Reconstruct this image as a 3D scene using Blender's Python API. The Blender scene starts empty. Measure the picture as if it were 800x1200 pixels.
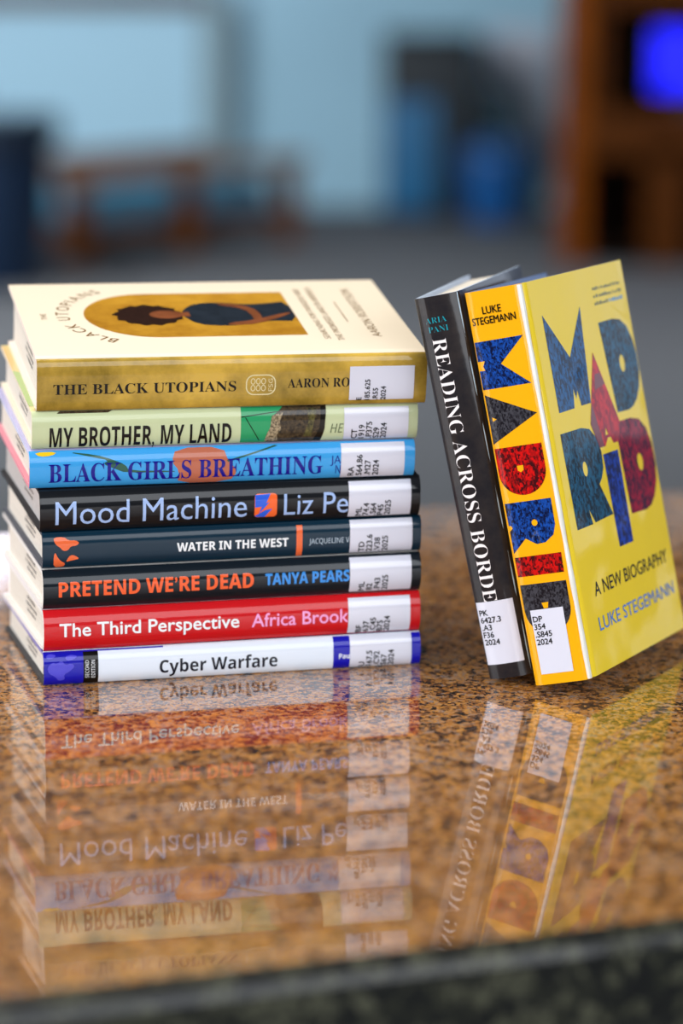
import bpy, bmesh, math, random
from mathutils import Matrix, Vector
random.seed(7)
SC = bpy.context.scene
COL = SC.collection

# ------------------------------------------------------------------ camera, world, exposure
F_PX, PITCH, CAM_H, CAM_D, ROLL = 3500.0, 0.1925, 0.4514, 1.858, 0.0059
fw = Vector((0, math.cos(PITCH), -math.sin(PITCH)))
rt = Vector((1, 0, 0))
up = rt.cross(fw)
r2 = rt * math.cos(ROLL) + up * math.sin(ROLL)
u2 = -rt * math.sin(ROLL) + up * math.cos(ROLL)
cam = bpy.data.cameras.new('camera')
cam.sensor_fit = 'VERTICAL'
cam.sensor_height = 36.0
cam.sensor_width = 24.0
cam.lens = F_PX * 36.0 / 1200.0
cam.clip_start = 0.05
cam.clip_end = 100
cam.dof.use_dof = True
cam.dof.focus_distance = 1.79
cam.dof.aperture_fstop = 3.1
cam_o = bpy.data.objects.new('camera', cam)
COL.objects.link(cam_o)
m = Matrix((r2, u2, -fw)).transposed().to_4x4()
m.translation = Vector((0, -CAM_D, CAM_H))
cam_o.matrix_world = m
SC.camera = cam_o

vs = SC.view_settings
vs.view_transform = 'Standard'
vs.look = 'None'
vs.gamma = 1.0
vs.use_curve_mapping = False
vs.exposure = 0.0
SC.cycles.use_denoising = True
SC.cycles.max_bounces = 8

W = bpy.data.worlds.new('world')
SC.world = W
W.use_nodes = True
W.node_tree.nodes['Background'].inputs[0].default_value = (0.78, 0.88, 1.0, 1)
W.node_tree.nodes['Background'].inputs[1].default_value = 0.14


def area(name, loc, target, sx, sy, power, color):
    l = bpy.data.lights.new(name, 'AREA')
    l.shape = 'RECTANGLE'
    l.size, l.size_y = sx, sy
    l.energy = power
    l.color = color
    o = bpy.data.objects.new(name, l)
    COL.objects.link(o)
    o.location = loc
    d = Vector(target) - Vector(loc)
    o.rotation_euler = d.to_track_quat('-Z', 'Y').to_euler()
    return o


# daylight of the tall windows behind and left of the photographer, the lamp overhead, and added fill lights
area('window_daylight', (-2.6, -1.2, 1.1), (0, 0, 0.1), 1.6, 1.8, 85, (0.90, 0.94, 1.0))
area('front_daylight', (1.1, -3.6, 1.35), (0, 0, 0.1), 3.4, 2.1, 125, (0.90, 0.94, 1.0))
area('side_fill_light', (2.5, -1.9, 1.3), (0.1, 0, 0.1), 1.2, 1.2, 20, (0.93, 0.96, 1.0))  # unseen fill added to brighten the yellow front cover
area('ceiling_lamp_light', (-0.5, 0.35, 2.2), (-0.1, 0.0, 0.15), 1.2, 0.6, 36, (1.0, 0.93, 0.82))
area('hall_fill_light', (-2.7, 7.5, 2.3), (-1.4, 8.5, -0.9), 0.7, 6.0, 600, (0.93, 0.97, 1.0))  # unseen fill added to brighten the carpet and back wall
area('hall_fill_light', (2.6, 7.0, 2.3), (1.2, 8.5, -0.9), 0.7, 6.0, 330, (0.95, 0.97, 1.0))  # second added fill for the hall, from the right

# ------------------------------------------------------------------ helpers
def lin(c):
    if isinstance(c, str):
        c = c.lstrip('#')
        c = [int(c[i:i + 2], 16) / 255 for i in (0, 2, 4)]
    return tuple((x / 12.92 if x <= 0.04045 else ((x + 0.055) / 1.055) ** 2.4) for x in c) + (1.0,)


MATS = {}


def mat(name, col, rough=0.4, coat=0.0, coat_rough=0.06, metallic=0.0, bump=0.0, bump_scale=60, bump_dist=0.002, vary=0.0, vary_scale=60, col2=None, spec=0.5, coat_ior=1.5):
    if name in MATS:
        return MATS[name]
    M = bpy.data.materials.new(name)
    M.use_nodes = True
    nt = M.node_tree
    b = nt.nodes['Principled BSDF']
    b.inputs['Base Color'].default_value = lin(col)
    b.inputs['Roughness'].default_value = rough
    b.inputs['Specular IOR Level'].default_value = spec
    b.inputs['Coat Weight'].default_value = coat
    b.inputs['Coat Roughness'].default_value = coat_rough
    b.inputs['Coat IOR'].default_value = coat_ior
    b.inputs['Metallic'].default_value = metallic
    tc = nt.nodes.new('ShaderNodeTexCoord')
    if col2 is not None or vary:
        n = nt.nodes.new('ShaderNodeTexNoise')
        n.inputs['Scale'].default_value = vary_scale
        n.inputs['Detail'].default_value = 6
        n.inputs['Roughness'].default_value = 0.65
        nt.links.new(tc.outputs['Object'], n.inputs['Vector'])
        r = nt.nodes.new('ShaderNodeValToRGB')
        a = lin(col)
        c2 = lin(col2) if col2 is not None else tuple(x * (1 - vary) for x in a[:3]) + (1,)
        r.color_ramp.elements[0].position = 0.36
        r.color_ramp.elements[1].position = 0.64
        r.color_ramp.elements[0].color = c2
        r.color_ramp.elements[1].color = a
        nt.links.new(n.outputs['Fac'], r.inputs[0])
        nt.links.new(r.outputs[0], b.inputs['Base Color'])
    if bump:
        n2 = nt.nodes.new('ShaderNodeTexNoise')
        n2.inputs['Scale'].default_value = bump_scale
        n2.inputs['Detail'].default_value = 2
        nt.links.new(tc.outputs['Object'], n2.inputs['Vector'])
        bp = nt.nodes.new('ShaderNodeBump')
        bp.inputs['Strength'].default_value = bump
        bp.inputs['Distance'].default_value = bump_dist
        nt.links.new(n2.outputs['Fac'], bp.inputs['Height'])
        nt.links.new(bp.outputs[0], b.inputs['Coat Normal'])
        if not coat:
            nt.links.new(bp.outputs[0], b.inputs['Normal'])
    MATS[name] = M
    return M


def jacket(name, col, **k):
    k.setdefault('rough', 0.35)
    k.setdefault('spec', 0.05)
    k.setdefault('coat_ior', 1.45)
    k.setdefault('coat', 0.62)
    k.setdefault('coat_rough', 0.07)
    k.setdefault('bump', 0.06)
    k.setdefault('bump_scale', 45)
    return mat(name, col, **k)


def emit(name, col, s):
    M = bpy.data.materials.new(name)
    M.use_nodes = True
    b = M.node_tree.nodes['Principled BSDF']
    b.inputs['Base Color'].default_value = lin(col)
    b.inputs['Emission Color'].default_value = lin(col)
    b.inputs['Emission Strength'].default_value = s
    return M


def pages_mat():
    if 'page_paper' in MATS:
        return MATS['page_paper']
    M = mat('page_paper', '#efe6d8', rough=0.8)
    nt = M.node_tree
    b = nt.nodes['Principled BSDF']
    tc = nt.nodes.new('ShaderNodeTexCoord')
    mp = nt.nodes.new('ShaderNodeMapping')
    mp.inputs['Scale'].default_value = (2, 2, 900)
    n = nt.nodes.new('ShaderNodeTexNoise')
    n.inputs['Scale'].default_value = 3
    r = nt.nodes.new('ShaderNodeValToRGB')
    r.color_ramp.elements[0].position = 0.3
    r.color_ramp.elements[1].position = 0.6
    r.color_ramp.elements[0].color = lin('#d3c8b6')
    r.color_ramp.elements[1].color = lin('#f0e8dc')
    nt.links.new(tc.outputs['Object'], mp.inputs['Vector'])
    nt.links.new(mp.outputs[0], n.inputs['Vector'])
    nt.links.new(n.outputs['Fac'], r.inputs[0])
    nt.links.new(r.outputs[0], b.inputs['Base Color'])
    return M


def link(name, me, mats, parent=None, smooth=None):
    o = bpy.data.objects.new(name, me)
    for x in (mats if isinstance(mats, (list, tuple)) else [mats]):
        me.materials.append(x)
    if smooth is not None:
        for p in me.polygons:
            p.use_smooth = True
        me.set_sharp_from_angle(angle=math.radians(smooth))
    COL.objects.link(o)
    if parent:
        o.parent = parent
    return o


def from_bm(name, bm, mats, parent=None, smooth=None):
    bmesh.ops.recalc_face_normals(bm, faces=bm.faces)
    me = bpy.data.meshes.new(name)
    bm.to_mesh(me)
    bm.free()
    return link(name, me, mats, parent, smooth)


def thing(name, label, cat, loc=(0, 0, 0), rotz=0, group=None):
    o = bpy.data.objects.new(name, None)
    o.empty_display_size = 0.05
    COL.objects.link(o)
    o.location = loc
    o.rotation_euler = (0, 0, rotz)
    tag(o, label, cat, group)
    return o


def tag(o, label, cat, group=None):
    o['label'] = label
    o['category'] = cat
    if group:
        o['group'] = group
    return o


def struct(o):
    o['kind'] = 'structure'
    return o


def bx(bm, x0, x1, y0, y1, z0, z1, bev=0.0, mi=0):
    vs_ = [bm.verts.new((x, y, z)) for x in (x0, x1) for y in (y0, y1) for z in (z0, z1)]
    f = [(0, 1, 3, 2), (4, 6, 7, 5), (0, 4, 5, 1), (2, 3, 7, 6), (0, 2, 6, 4), (1, 5, 7, 3)]
    fs = [bm.faces.new([vs_[i] for i in q]) for q in f]
    for q in fs:
        q.material_index = mi
    if bev:
        bmesh.ops.recalc_face_normals(bm, faces=fs)
        es = list({e for q in fs for e in q.edges})
        bmesh.ops.bevel(bm, geom=es, offset=bev, segments=3, affect='EDGES', profile=0.6)
    return bm


def box(name, x0, x1, y0, y1, z0, z1, material, parent=None, bev=0.0):
    return from_bm(name, bx(bmesh.new(), x0, x1, y0, y1, z0, z1, bev), material, parent, 40 if bev else None)


def lathe(bm, prof, seg=40, cx=0, cy=0):
    rings = []
    for r, z in prof:
        rings.append([bm.verts.new((cx + r * math.cos(2 * math.pi * k / seg), cy + r * math.sin(2 * math.pi * k / seg), z)) for k in range(seg)])
    for a, b in zip(rings, rings[1:]):
        for k in range(seg):
            bm.faces.new((a[k], a[(k + 1) % seg], b[(k + 1) % seg], b[k]))
    bm.faces.new(rings[0])
    bm.faces.new(rings[-1])
    return bm


# ------------------------------------------------------------------ stone counter
def granite(name, cols, scale, coat=1.0):
    M = bpy.data.materials.new(name)
    M.use_nodes = True
    nt = M.node_tree
    N, L = nt.nodes.new, nt.links.new
    b = nt.nodes['Principled BSDF']
    b.inputs['Roughness'].default_value = 0.5
    b.inputs['Specular IOR Level'].default_value = 0.25
    b.inputs['Coat Weight'].default_value = coat
    b.inputs['Coat Roughness'].default_value = 0.014
    b.inputs['Coat IOR'].default_value = 1.46
    tc = N('ShaderNodeTexCoord')
    warp = N('ShaderNodeTexNoise')
    warp.inputs['Scale'].default_value = scale * 0.9
    warp.inputs['Detail'].default_value = 3
    L(tc.outputs['Object'], warp.inputs['Vector'])
    ma = N('ShaderNodeVectorMath')
    ma.operation = 'MULTIPLY_ADD'
    ma.inputs[1].default_value = (0.006,) * 3
    L(warp.outputs['Color'], ma.inputs[0])
    L(tc.outputs['Object'], ma.inputs[2])
    v = N('ShaderNodeTexVoronoi')
    v.inputs['Scale'].default_value = scale
    v.inputs['Randomness'].default_value = 1.0
    L(ma.outputs[0], v.inputs['Vector'])
    v2 = N('ShaderNodeTexVoronoi')
    v2.inputs['Scale'].default_value = scale * 2.1
    L(ma.outputs[0], v2.inputs['Vector'])
    sep = N('ShaderNodeSeparateColor')
    L(v.outputs['Color'], sep.inputs[0])
    sep2 = N('ShaderNodeSeparateColor')
    L(v2.outputs['Color'], sep2.inputs[0])
    n = N('ShaderNodeTexNoise')
    n.inputs['Scale'].default_value = scale * 0.16
    n.inputs['Detail'].default_value = 4
    L(tc.outputs['Object'], n.inputs['Vector'])
    mx = N('ShaderNodeMix')
    mx.inputs[0].default_value = 0.42
    L(sep.outputs[0], mx.inputs[2])
    L(sep2.outputs[1], mx.inputs[3])
    ad = N('ShaderNodeMath')
    ad.operation = 'MULTIPLY_ADD'
    ad.inputs[1].default_value = 0.9
    L(n.outputs['Fac'], ad.inputs[0])
    L(mx.outputs[0], ad.inputs[2])
    sb = N('ShaderNodeMath')
    sb.operation = 'SUBTRACT'
    sb.inputs[1].default_value = 0.45
    L(ad.outputs[0], sb.inputs[0])
    r = N('ShaderNodeValToRGB')
    r.color_ramp.interpolation = 'LINEAR'
    while len(r.color_ramp.elements) < len(cols):
        r.color_ramp.elements.new(0.5)
    for e, (p, c) in zip(r.color_ramp.elements, cols):
        e.position = p
        e.color = lin(c)
    L(sb.outputs[0], r.inputs[0])
    L(r.outputs[0], b.inputs['Base Color'])
    return M


M_GRAN = granite('golden_brown_granite', [(0.0, '#140d0a'), (0.26, '#2c1b14'), (0.37, '#684020'), (0.48, '#a4641f'), (0.64, '#d2933a'), (0.80, '#94827c'), (1.0, '#2a1d16')], 260)
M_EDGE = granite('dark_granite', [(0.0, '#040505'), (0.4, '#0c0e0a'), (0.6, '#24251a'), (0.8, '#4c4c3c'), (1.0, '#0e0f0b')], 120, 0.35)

TY = 0.35
counter = thing('granite_counter', 'polished golden brown speckled granite counter carrying all the books', 'counter', (0, -0.595, 0), TY)
bm = bmesh.new()
TX0, TX1, TD = -1.5, 1.9, 0.985
# slab with eased front edge: profile in (y, z)
prof = [(TD, 0), (0.011, 0), (0.0068, -0.0008), (0.0035, -0.0026), (0.0012, -0.0055), (0.0, -0.010), (0.0, -0.045), (TD, -0.045)]
A = [bm.verts.new((TX0, y, z)) for y, z in prof]
B_ = [bm.verts.new((TX1, y, z)) for y, z in prof]
for i in range(len(prof)):
    j = (i + 1) % len(prof)
    f = bm.faces.new((A[i], A[j], B_[j], B_[i]))
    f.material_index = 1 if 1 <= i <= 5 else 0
bm.faces.new(A)
bm.faces.new(list(reversed(B_)))
st_ = from_bm('stone_top', bm, [M_GRAN, M_EDGE], counter, 50)
for p in st_.data.polygons:
    p.use_smooth = 0.05 < p.normal.z < 0.99          # only the eased edge is rounded, the polished top is flat
box('stone_apron', TX0, TX1, 0.006, 0.05, -0.16, -0.0455, M_EDGE, counter, 0.003)
M_CAB = mat('dark_counter_wood', '#2a1a10', rough=0.5, vary=0.4, vary_scale=8)
box('counter_base', TX0 + 0.05, TX1 - 0.05, 0.08, TD - 0.06, -0.9, -0.046, M_CAB, counter, 0.004)

# ------------------------------------------------------------------ books
CREAM = '#f3e9d9'
BULGE = {}


class Book:
    """Closed hardback in a clear-covered jacket. Local frame: X along the spine (head to tail),
    Y from spine to fore-edge, Z through the thickness (front board on top)."""

    def __init__(s, name, label, cat, group, mw, L, W, T, tl, bulge, pw, m_spine, m_front, m_back, m_edge, m_edge2=None, head=None, m_pages=None, stamp=True):
        s.ptl = tl * 0.97 if tl < 8 else 3.0
        s.L, s.W, s.T, s.tl, s.b, s.pw = L, W, T, tl, bulge, pw
        s.root = thing(name, label, cat, group=group)
        s.root.matrix_world = mw
        s.cover(m_spine, m_front, m_back, m_edge, m_edge2 or m_edge)
        s.pages(m_pages or pages_mat(), head)
        if stamp:
            s.stamp()

    def sv(s, z):                                   # spine surface depth at height z
        t = min(1.0, abs(2 * z / s.T - 1))
        return s.b * t ** s.pw

    def cover(s, ms, mf, mb, me_, me2):
        T, W, b = s.T, s.W, s.b
        pts = []                                    # outer profile (y, z, material)
        n = 16
        pts += [(W, 0, 2), (11, 0, 2), (9.2, 0.25, 2), (7.8, 0.75, 2), (6.4, 0.75, 2), (5.0, 0.25, 0), (b + 0.9, 0.0, 0)]
        for i in range(n + 1):
            z = T * (0.5 - 0.5 * math.cos(math.pi * i / n) * 0.965)
            pts.append((s.sv(z), z, 0))
        sl = s.tl / W
        pts += [(b + 0.9, T, 0), (5.0, T - 0.25, 1), (6.4, T - 0.75, 1), (7.8, T - 0.75, 1), (9.2, T - 0.25 + 8 * sl, 1), (11, T + 11 * sl, 1), (W, T + s.tl, 1)]
        th = 2.3
        inn = []
        for i, (y, z, _) in enumerate(pts):
            p0 = pts[max(0, i - 1)]
            p1 = pts[min(len(pts) - 1, i + 1)]
            d = Vector((p1[0] - p0[0], p1[1] - p0[1]))
            d.normalize()
            inn.append((y + d.y * th, z - d.x * th) if False else (y - (-d.y) * th, z + (-d.x) * th))
        # keep the inner wall sane near the tight corners
        inn2 = []
        for (y, z, _), (iy, iz) in zip(pts, inn):
            iz = min(max(iz, th * 0.9), T + s.tl - th * 0.9)
            iy = max(iy, s.sv(min(max(z, 0), T)) + (th if y < 6 else 0))
            if z < T * 0.3 and y > 5:
                iz = th
            if z > T * 0.7 and y > 5:
                iz = T - th + (iy * sl if y > 9 else 0)
            inn2.append((iy if y <= W - 1 else W, iz))
        bm = bmesh.new()
        k = 0.001
        us = (0.0, s.L)
        O = [[bm.verts.new((u * k, y * k, z * k)) for y, z, _ in pts] for u in us]
        I = [[bm.verts.new((u * k, y * k, z * k)) for y, z in inn2] for u in us]
        for i in range(len(pts) - 1):
            f = bm.faces.new((O[0][i], O[1][i], O[1][i + 1], O[0][i + 1]))
            f.material_index = pts[i][2] if pts[i][2] == pts[i + 1][2] else (pts[i + 1][2] if pts[i][2] == 0 else pts[i][2])
            f = bm.faces.new((I[0][i], I[0][i + 1], I[1][i + 1], I[1][i]))
            f.material_index = 4 if i < len(pts) / 2 else 3
            for e in (0, 1):
                f = bm.faces.new((O[e][i], O[e][i + 1], I[e][i + 1], I[e][i]))
                f.material_index = 4 if i < len(pts) / 2 else 3
        for i in (0, -1):
            f = bm.faces.new((O[0][i], O[1][i], I[1][i], I[0][i]))
            f.material_index = 3
        s.jacket = from_bm('dust_jacket', bm, [ms, mf, mb, me_, me2], s.root, 42)

    def pages(s, mp, head):
        T, W = s.T, s.W
        k = 0.001
        bm = bmesh.new()
        u0, u1 = 3.0, s.L - 3.0
        z0, z1 = 2.35, T - 2.35
        prof = []
        n = 8
        for i in range(n + 1):                     # rounded back under the spine
            t = i / n
            prof.append((s.b + 5.0 - 2.2 * math.sin(math.pi * t), z0 + (z1 - z0) * t))
        for i in range(n + 1):                     # hollow fore-edge
            t = i / n
            zz = z1 + s.ptl - (z1 + s.ptl - z0) * t
            prof.append((W - 3.5 - 2.0 * math.sin(math.pi * t), zz))
        A = [bm.verts.new((u0 * k, y * k, z * k)) for y, z in prof]
        B = [bm.verts.new((u1 * k, y * k, z * k)) for y, z in prof]
        for i in range(len(prof)):
            j = (i + 1) % len(prof)
            bm.faces.new((A[i], B[i], B[j], A[j]))
        bm.faces.new(A)
        bm.faces.new(B)
        s.pb = from_bm('page_block', bm, mp, s.root, 35)
        if head:
            for name, ux in (('headband', u0 + 0.2), ('headband', u1 - 0.2)):
                bm = bmesh.new()
                seg = 6
                rings = []
                for i in range(n + 1):
                    t = i / n
                    y, z = s.b + 4.4 - 2.2 * math.sin(math.pi * t), z0 + (z1 - z0) * t
                    rings.append([bm.verts.new(((ux + 0.8 * math.cos(6.283 * q / seg)) * k, (y + 0.8 * math.sin(6.283 * q / seg)) * k, z * k)) for q in range(seg)])
                for a, b in zip(rings, rings[1:]):
                    for q in range(seg):
                        bm.faces.new((a[q], a[(q + 1) % seg], b[(q + 1) % seg], b[q]))
                bm.faces.new(rings[0])
                bm.faces.new(rings[-1])
                from_bm(name, bm, head, s.root, 60)

    def stamp(s):
        """ink ownership stamp on the head of the page block: three worn rows of marks"""
        bm = bmesh.new()
        k = 0.001
        rnd = random.Random(s.L * s.T)
        zc = s.T * 0.5 + s.tl * 0.3
        for row in (-1, 0, 1):
            y = 44 + 4 * abs(row)
            while y < (78 if row else 84):
                w = rnd.uniform(1.2, 3.4)
                h = rnd.uniform(0.6, 1.2)
                z = zc + row * min(4.2, s.T * 0.16)
                vs_ = [bm.verts.new((2.93 * k, a * k, b * k)) for a, b in ((y, z - h), (y + w, z - h), (y + w, z + h), (y, z + h))]
                bm.faces.new(vs_)
                y += w + rnd.uniform(0.5, 1.5)
        from_bm('ownership_stamp', bm, mat('stamp_ink', '#6f6660', rough=0.8), s.pb)

    # -- printing
    def pt(s, surf, a, b, off):
        k = 0.001
        if surf == 'spine':
            return (a * k, (s.sv(min(max(b, 0.02 * s.T), 0.98 * s.T)) - off) * k, b * k)
        return (a * k, b * k, (s.T + s.tl * b / s.W + off) * k)

    def stick(s, name, me, mats, surf, off, parent=None, label=None):
        """wrap a flat mesh (x = along the spine, y = across, in mm) on the spine or the front cover"""
        bm = bmesh.new()
        bm.from_mesh(me)
        if surf == 'spine':
            nz = 14
            for i in range(1, nz):
                z = s.T * (0.5 - 0.5 * math.cos(math.pi * i / nz) * 0.97)
                bmesh.ops.bisect_plane(bm, geom=bm.verts[:] + bm.edges[:] + bm.faces[:], plane_co=(0, z, 0), plane_no=(0, 1, 0))
        bmesh.ops.triangulate(bm, faces=bm.faces[:])
        for v in bm.verts:
            v.co = s.pt(surf, v.co.x, v.co.y, off + v.co.z)
        me2 = bpy.data.meshes.new(name)
        bm.to_mesh(me2)
        bm.free()
        # outward winding
        want = Vector((0, -1, 0)) if surf == 'spine' else Vector((0, 0, 1))
        acc = Vector((0, 0, 0))
        for p in me2.polygons:
            acc += p.normal * p.area
        if acc.dot(want) < 0:
            me2.flip_normals()
        o = link(name, me2, mats, parent or s.jacket)
        for p in me2.polygons:
            p.use_smooth = True
        nn = []
        for v in me2.vertices:
            if surf == 'spine':
                z = v.co.z * 1000
                g = (s.sv(min(z + .1, s.T)) - s.sv(max(z - .1, 0))) / .2
                nn.append(Vector((0, -1, g)).normalized())
            else:
                nn.append(Vector((0, -s.tl / s.W, 1)).normalized())
        me2.normals_split_custom_set_from_vertices(nn)
        if label:
            o['label'] = label
        return o

    def text(s, name, body, material, box_, surf='spine', rot=0, style='sans', bold=0.0, off=0.24, parent=None, fit=True, label=None, heavy=0.0):
        """box_ = (x0, x1, y_base, y_cap) in the text's own frame; rot 90: text runs along +y, its up is -x"""
        me = thicken(flat_text(body, style, bold, box_, fit), heavy)
        if rot == 90:
            for v in me.vertices:
                x, y = v.co.x, v.co.y
                v.co.x, v.co.y = -y, x
        o = s.stick(name, me, material, surf, off, parent, label)
        bpy.data.meshes.remove(me)
        return o

    def shape(s, name, loops, material, surf='spine', off=0.12, parent=None, label=None):
        me = flat_shape(loops)
        o = s.stick(name, me, material, surf, off, parent, label)
        bpy.data.meshes.remove(me)
        return o

    def call_number(s, u0, u1, z0, z1, lines, z_text, h, u_first, pitch, zw):
        lab = s.shape('call_number_label', [[(u0, z0), (u1, z0), (u1, z1), (u0, z1)]], M_LABEL, off=0.32, parent=s.root)
        grp = []
        for i, t in enumerate(lines):
            ub = u_first + i * pitch + h            # baseline sits on the larger u
            me = thicken(flat_text(t, 'sans', 0.0, (z_text, z_text + zw * len(t) / 5.0, -ub, -ub + h), 'h'), 0.2)
            for v in me.vertices:
                x, y = v.co.x, v.co.y
                v.co.x, v.co.y = -y, x
            grp.append(me)
        bm = bmesh.new()
        for me in grp:
            bm.from_mesh(me)
            bpy.data.meshes.remove(me)
        me = bpy.data.meshes.new('call_number')
        bm.to_mesh(me)
        bm.free()
        s.stick('call_number_text', me, M_INK, 'spine', 0.42, lab)
        bpy.data.meshes.remove(me)


def math_style(body, style):
    out = ''
    for ch in body:
        o = ord(ch)
        if style == 'serif':
            base = (0x1D400, 0x1D41A, 0x1D7CE)
        elif style == 'boldsans':
            base = (0x1D5D4, 0x1D5EE, 0x1D7EC)
        elif style == 'thin':
            base = (0x1D5A0, 0x1D5BA, 0x1D7E2)
        elif style == 'italic':
            base = (0x1D608, 0x1D622, None)
        else:
            return body
        if 'A' <= ch <= 'Z':
            out += chr(base[0] + o - 65)
        elif 'a' <= ch <= 'z':
            out += chr(base[1] + o - 97)
        elif '0' <= ch <= '9' and base[2]:
            out += chr(base[2] + o - 48)
        else:
            out += ch
    return out


def curve_mesh(c):
    o = bpy.data.objects.new('tmp_outline', c)
    COL.objects.link(o)
    bpy.context.view_layer.update()
    dg = bpy.context.evaluated_depsgraph_get()
    me = bpy.data.meshes.new_from_object(o.evaluated_get(dg))
    bpy.data.objects.remove(o)
    bpy.data.curves.remove(c)
    return me


CAPH = {}


def thicken(me, d):
    """a heavier weight of the same lettering: the strokes drawn twice, d mm apart"""
    if d:
        bm = bmesh.new()
        bm.from_mesh(me)
        for lay, (dx, dy) in enumerate(((d / 2, 0), (-d / 2, 0), (0, d / 2), (0, -d / 2))):
            n0 = len(bm.verts)
            bm.from_mesh(me)
            bm.verts.ensure_lookup_table()
            for v in bm.verts[n0:]:
                v.co.x += dx
                v.co.y += dy
                v.co.z += 0.03 * (lay + 1)
        bm.to_mesh(me)
        bm.free()
    return me



def raw_text(body, style, bold, spacing=1.0):
    c = bpy.data.curves.new('tmp_outline', 'FONT')
    c.body = math_style(body, style)
    c.size = 10
    c.resolution_u = 3
    c.offset = bold
    c.space_character = spacing
    return curve_mesh(c)


def flat_text(body, style, bold, box_, fit=True, spacing=1.0):
    if (style, bold) not in CAPH:
        mh = raw_text('H', style, bold)
        CAPH[(style, bold)] = (min(v.co.y for v in mh.vertices), max(v.co.y for v in mh.vertices))
        bpy.data.meshes.remove(mh)
    y0, y1 = CAPH[(style, bold)]
    me = raw_text(body, style, bold, spacing)
    xs = [v.co.x for v in me.vertices]
    x0, x1 = min(xs), max(xs)
    sy = (box_[3] - box_[2]) / (y1 - y0)
    sx = (box_[1] - box_[0]) / (x1 - x0)
    if fit == 'h':
        sx = sy
    for v in me.vertices:
        v.co.x = box_[0] + (v.co.x - x0) * sx
        v.co.y = box_[2] + (v.co.y - y0) * sy
        v.co.z = 0
    return me


def flat_shape(loops):
    c = bpy.data.curves.new('tmp_outline', 'CURVE')
    c.dimensions = '2D'
    c.fill_mode = 'BOTH'
    for lp in loops:
        sp = c.splines.new('POLY')
        sp.points.add(len(lp) - 1)
        for p, (x, y) in zip(sp.points, lp):
            p.co = (x, y, 0, 1)
        sp.use_cyclic_u = True
    return curve_mesh(c)


def arc(cx, cy, rx, ry, a0, a1, n=20):
    return [(cx + rx * math.cos(math.radians(a0 + (a1 - a0) * i / n)), cy + ry * math.sin(math.radians(a0 + (a1 - a0) * i / n))) for i in range(n + 1)]


def rrect(x0, x1, y0, y1, r):
    return arc(x1 - r, y1 - r, r, r, 0, 90, 6) + arc(x0 + r, y1 - r, r, r, 90, 180, 6) + arc(x0 + r, y0 + r, r, r, 180, 270, 6) + arc(x1 - r, y0 + r, r, r, 270, 360, 6)


def smooth_loop(pts, it=2):
    for _ in range(it):
        q = []
        for i in range(len(pts)):
            a, b = pts[i], pts[(i + 1) % len(pts)]
            q += [(a[0] * .75 + b[0] * .25, a[1] * .75 + b[1] * .25), (a[0] * .25 + b[0] * .75, a[1] * .25 + b[1] * .75)]
        pts = q
    return pts


M_LABEL = mat('label_paper', '#d6d6e2', rough=0.4, coat=0.8, coat_rough=0.1, bump=0.1, bump_scale=45)
M_INK = mat('label_ink', '#08080a', rough=0.6, spec=.2)
M_BLACKINK = jacket('black_print', '#100c0a', coat=.5, coat_ior=1.45)
M_WHITE = jacket('white_print', '#eef0f2')
M_BOARD = mat('bare_board_edge', '#efe3d6', rough=0.7)

# stack, bottom to top: x, y, yaw, length, width, thickness, flare (mm)
STACK = {
    'cyber': (-.1794, -.1029, .2605, 237.3, 158, 21.2, 0.6),
    'third': (-.1790, -.1034, .268, 237.1, 157, 25.5, 3.3),
    'pretend': (-.1792, -.1026, .2637, 237.1, 158, 24.4, 2.7),
    'water': (-.1796, -.0994, .2625, 237.2, 157.5, 22.6, 3.2),
    'mood': (-.1804, -.1022, .2617, 237.1, 158, 25.9, 3.2),
    'girls': (-.1867, -.1009, .238, 238.2, 158, 23.0, 3.2),
    'brother': (-.1853, -.0979, .2282, 237.7, 158, 23.4, 3.2),
    'utop': (-.1820, -.0997, .213, 238.5, 160.6, 32.1, 7.2),
}
POSE = {}
P_, N_ = Vector((0, 0, 0)), Vector((0, 0, 1))
for key, (x, y, yaw, L, Wd, T, tl) in STACK.items():
    z = P_.z - ((x - P_.x) * N_.x + (y - P_.y) * N_.y) / N_.z
    o = Vector((x, y, z)) + N_ * 0.00015
    e = Vector((math.cos(yaw), math.sin(yaw), 0))
    e = (e - N_ * e.dot(N_)).normalized()
    v = N_.cross(e)
    mw = Matrix((e, v, N_)).transposed().to_4x4()
    mw.translation = o
    POSE[key] = mw
    a = math.atan2(tl, Wd)
    P_ = o + N_ * T * 0.001
    N_ = N_ * math.cos(a) - v * math.sin(a)


def lean_pose(x, y, yaw, th, L, Wd, ph):   # leaning upright book
    t = Vector((math.cos(yaw), math.sin(yaw), 0))
    w = Vector((-math.sin(yaw), math.cos(yaw), 0))
    Z = Vector((0, 0, 1))
    t2 = t * math.cos(th) + Z * math.sin(th)
    l = Z * math.cos(th) - t * math.sin(th)
    w, l = w * math.cos(ph) - l * math.sin(ph), l * math.cos(ph) + w * math.sin(ph)
    o = Vector((x, y, max(0, math.sin(ph) * Wd) + 0.0001))
    mw = Matrix((-l, w, t2)).transposed().to_4x4()
    mw.translation = o + l * L
    return mw


POSE['yellow'] = lean_pose(.1166, -.1091, -.3703, .2135, .2403, .157, .0256)
POSE['grey'] = lean_pose(.0903, -.0884, -.2502, .2150, .2369, .1519, .0135)

GRP = 'hardcover books stacked flat on the counter'


def stacked(key, label, bulge, pw, ms, mf, mb, me_, head=None, m_pages=None, e2=None):
    x, y, yaw, L, Wd, T, tl = STACK[key]
    return Book('hardcover_book', label, 'book', GRP, POSE[key], L, Wd, T, tl, bulge, pw, ms, mf, mb, me_, m_edge2=e2, head=head, m_pages=m_pages)


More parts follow.
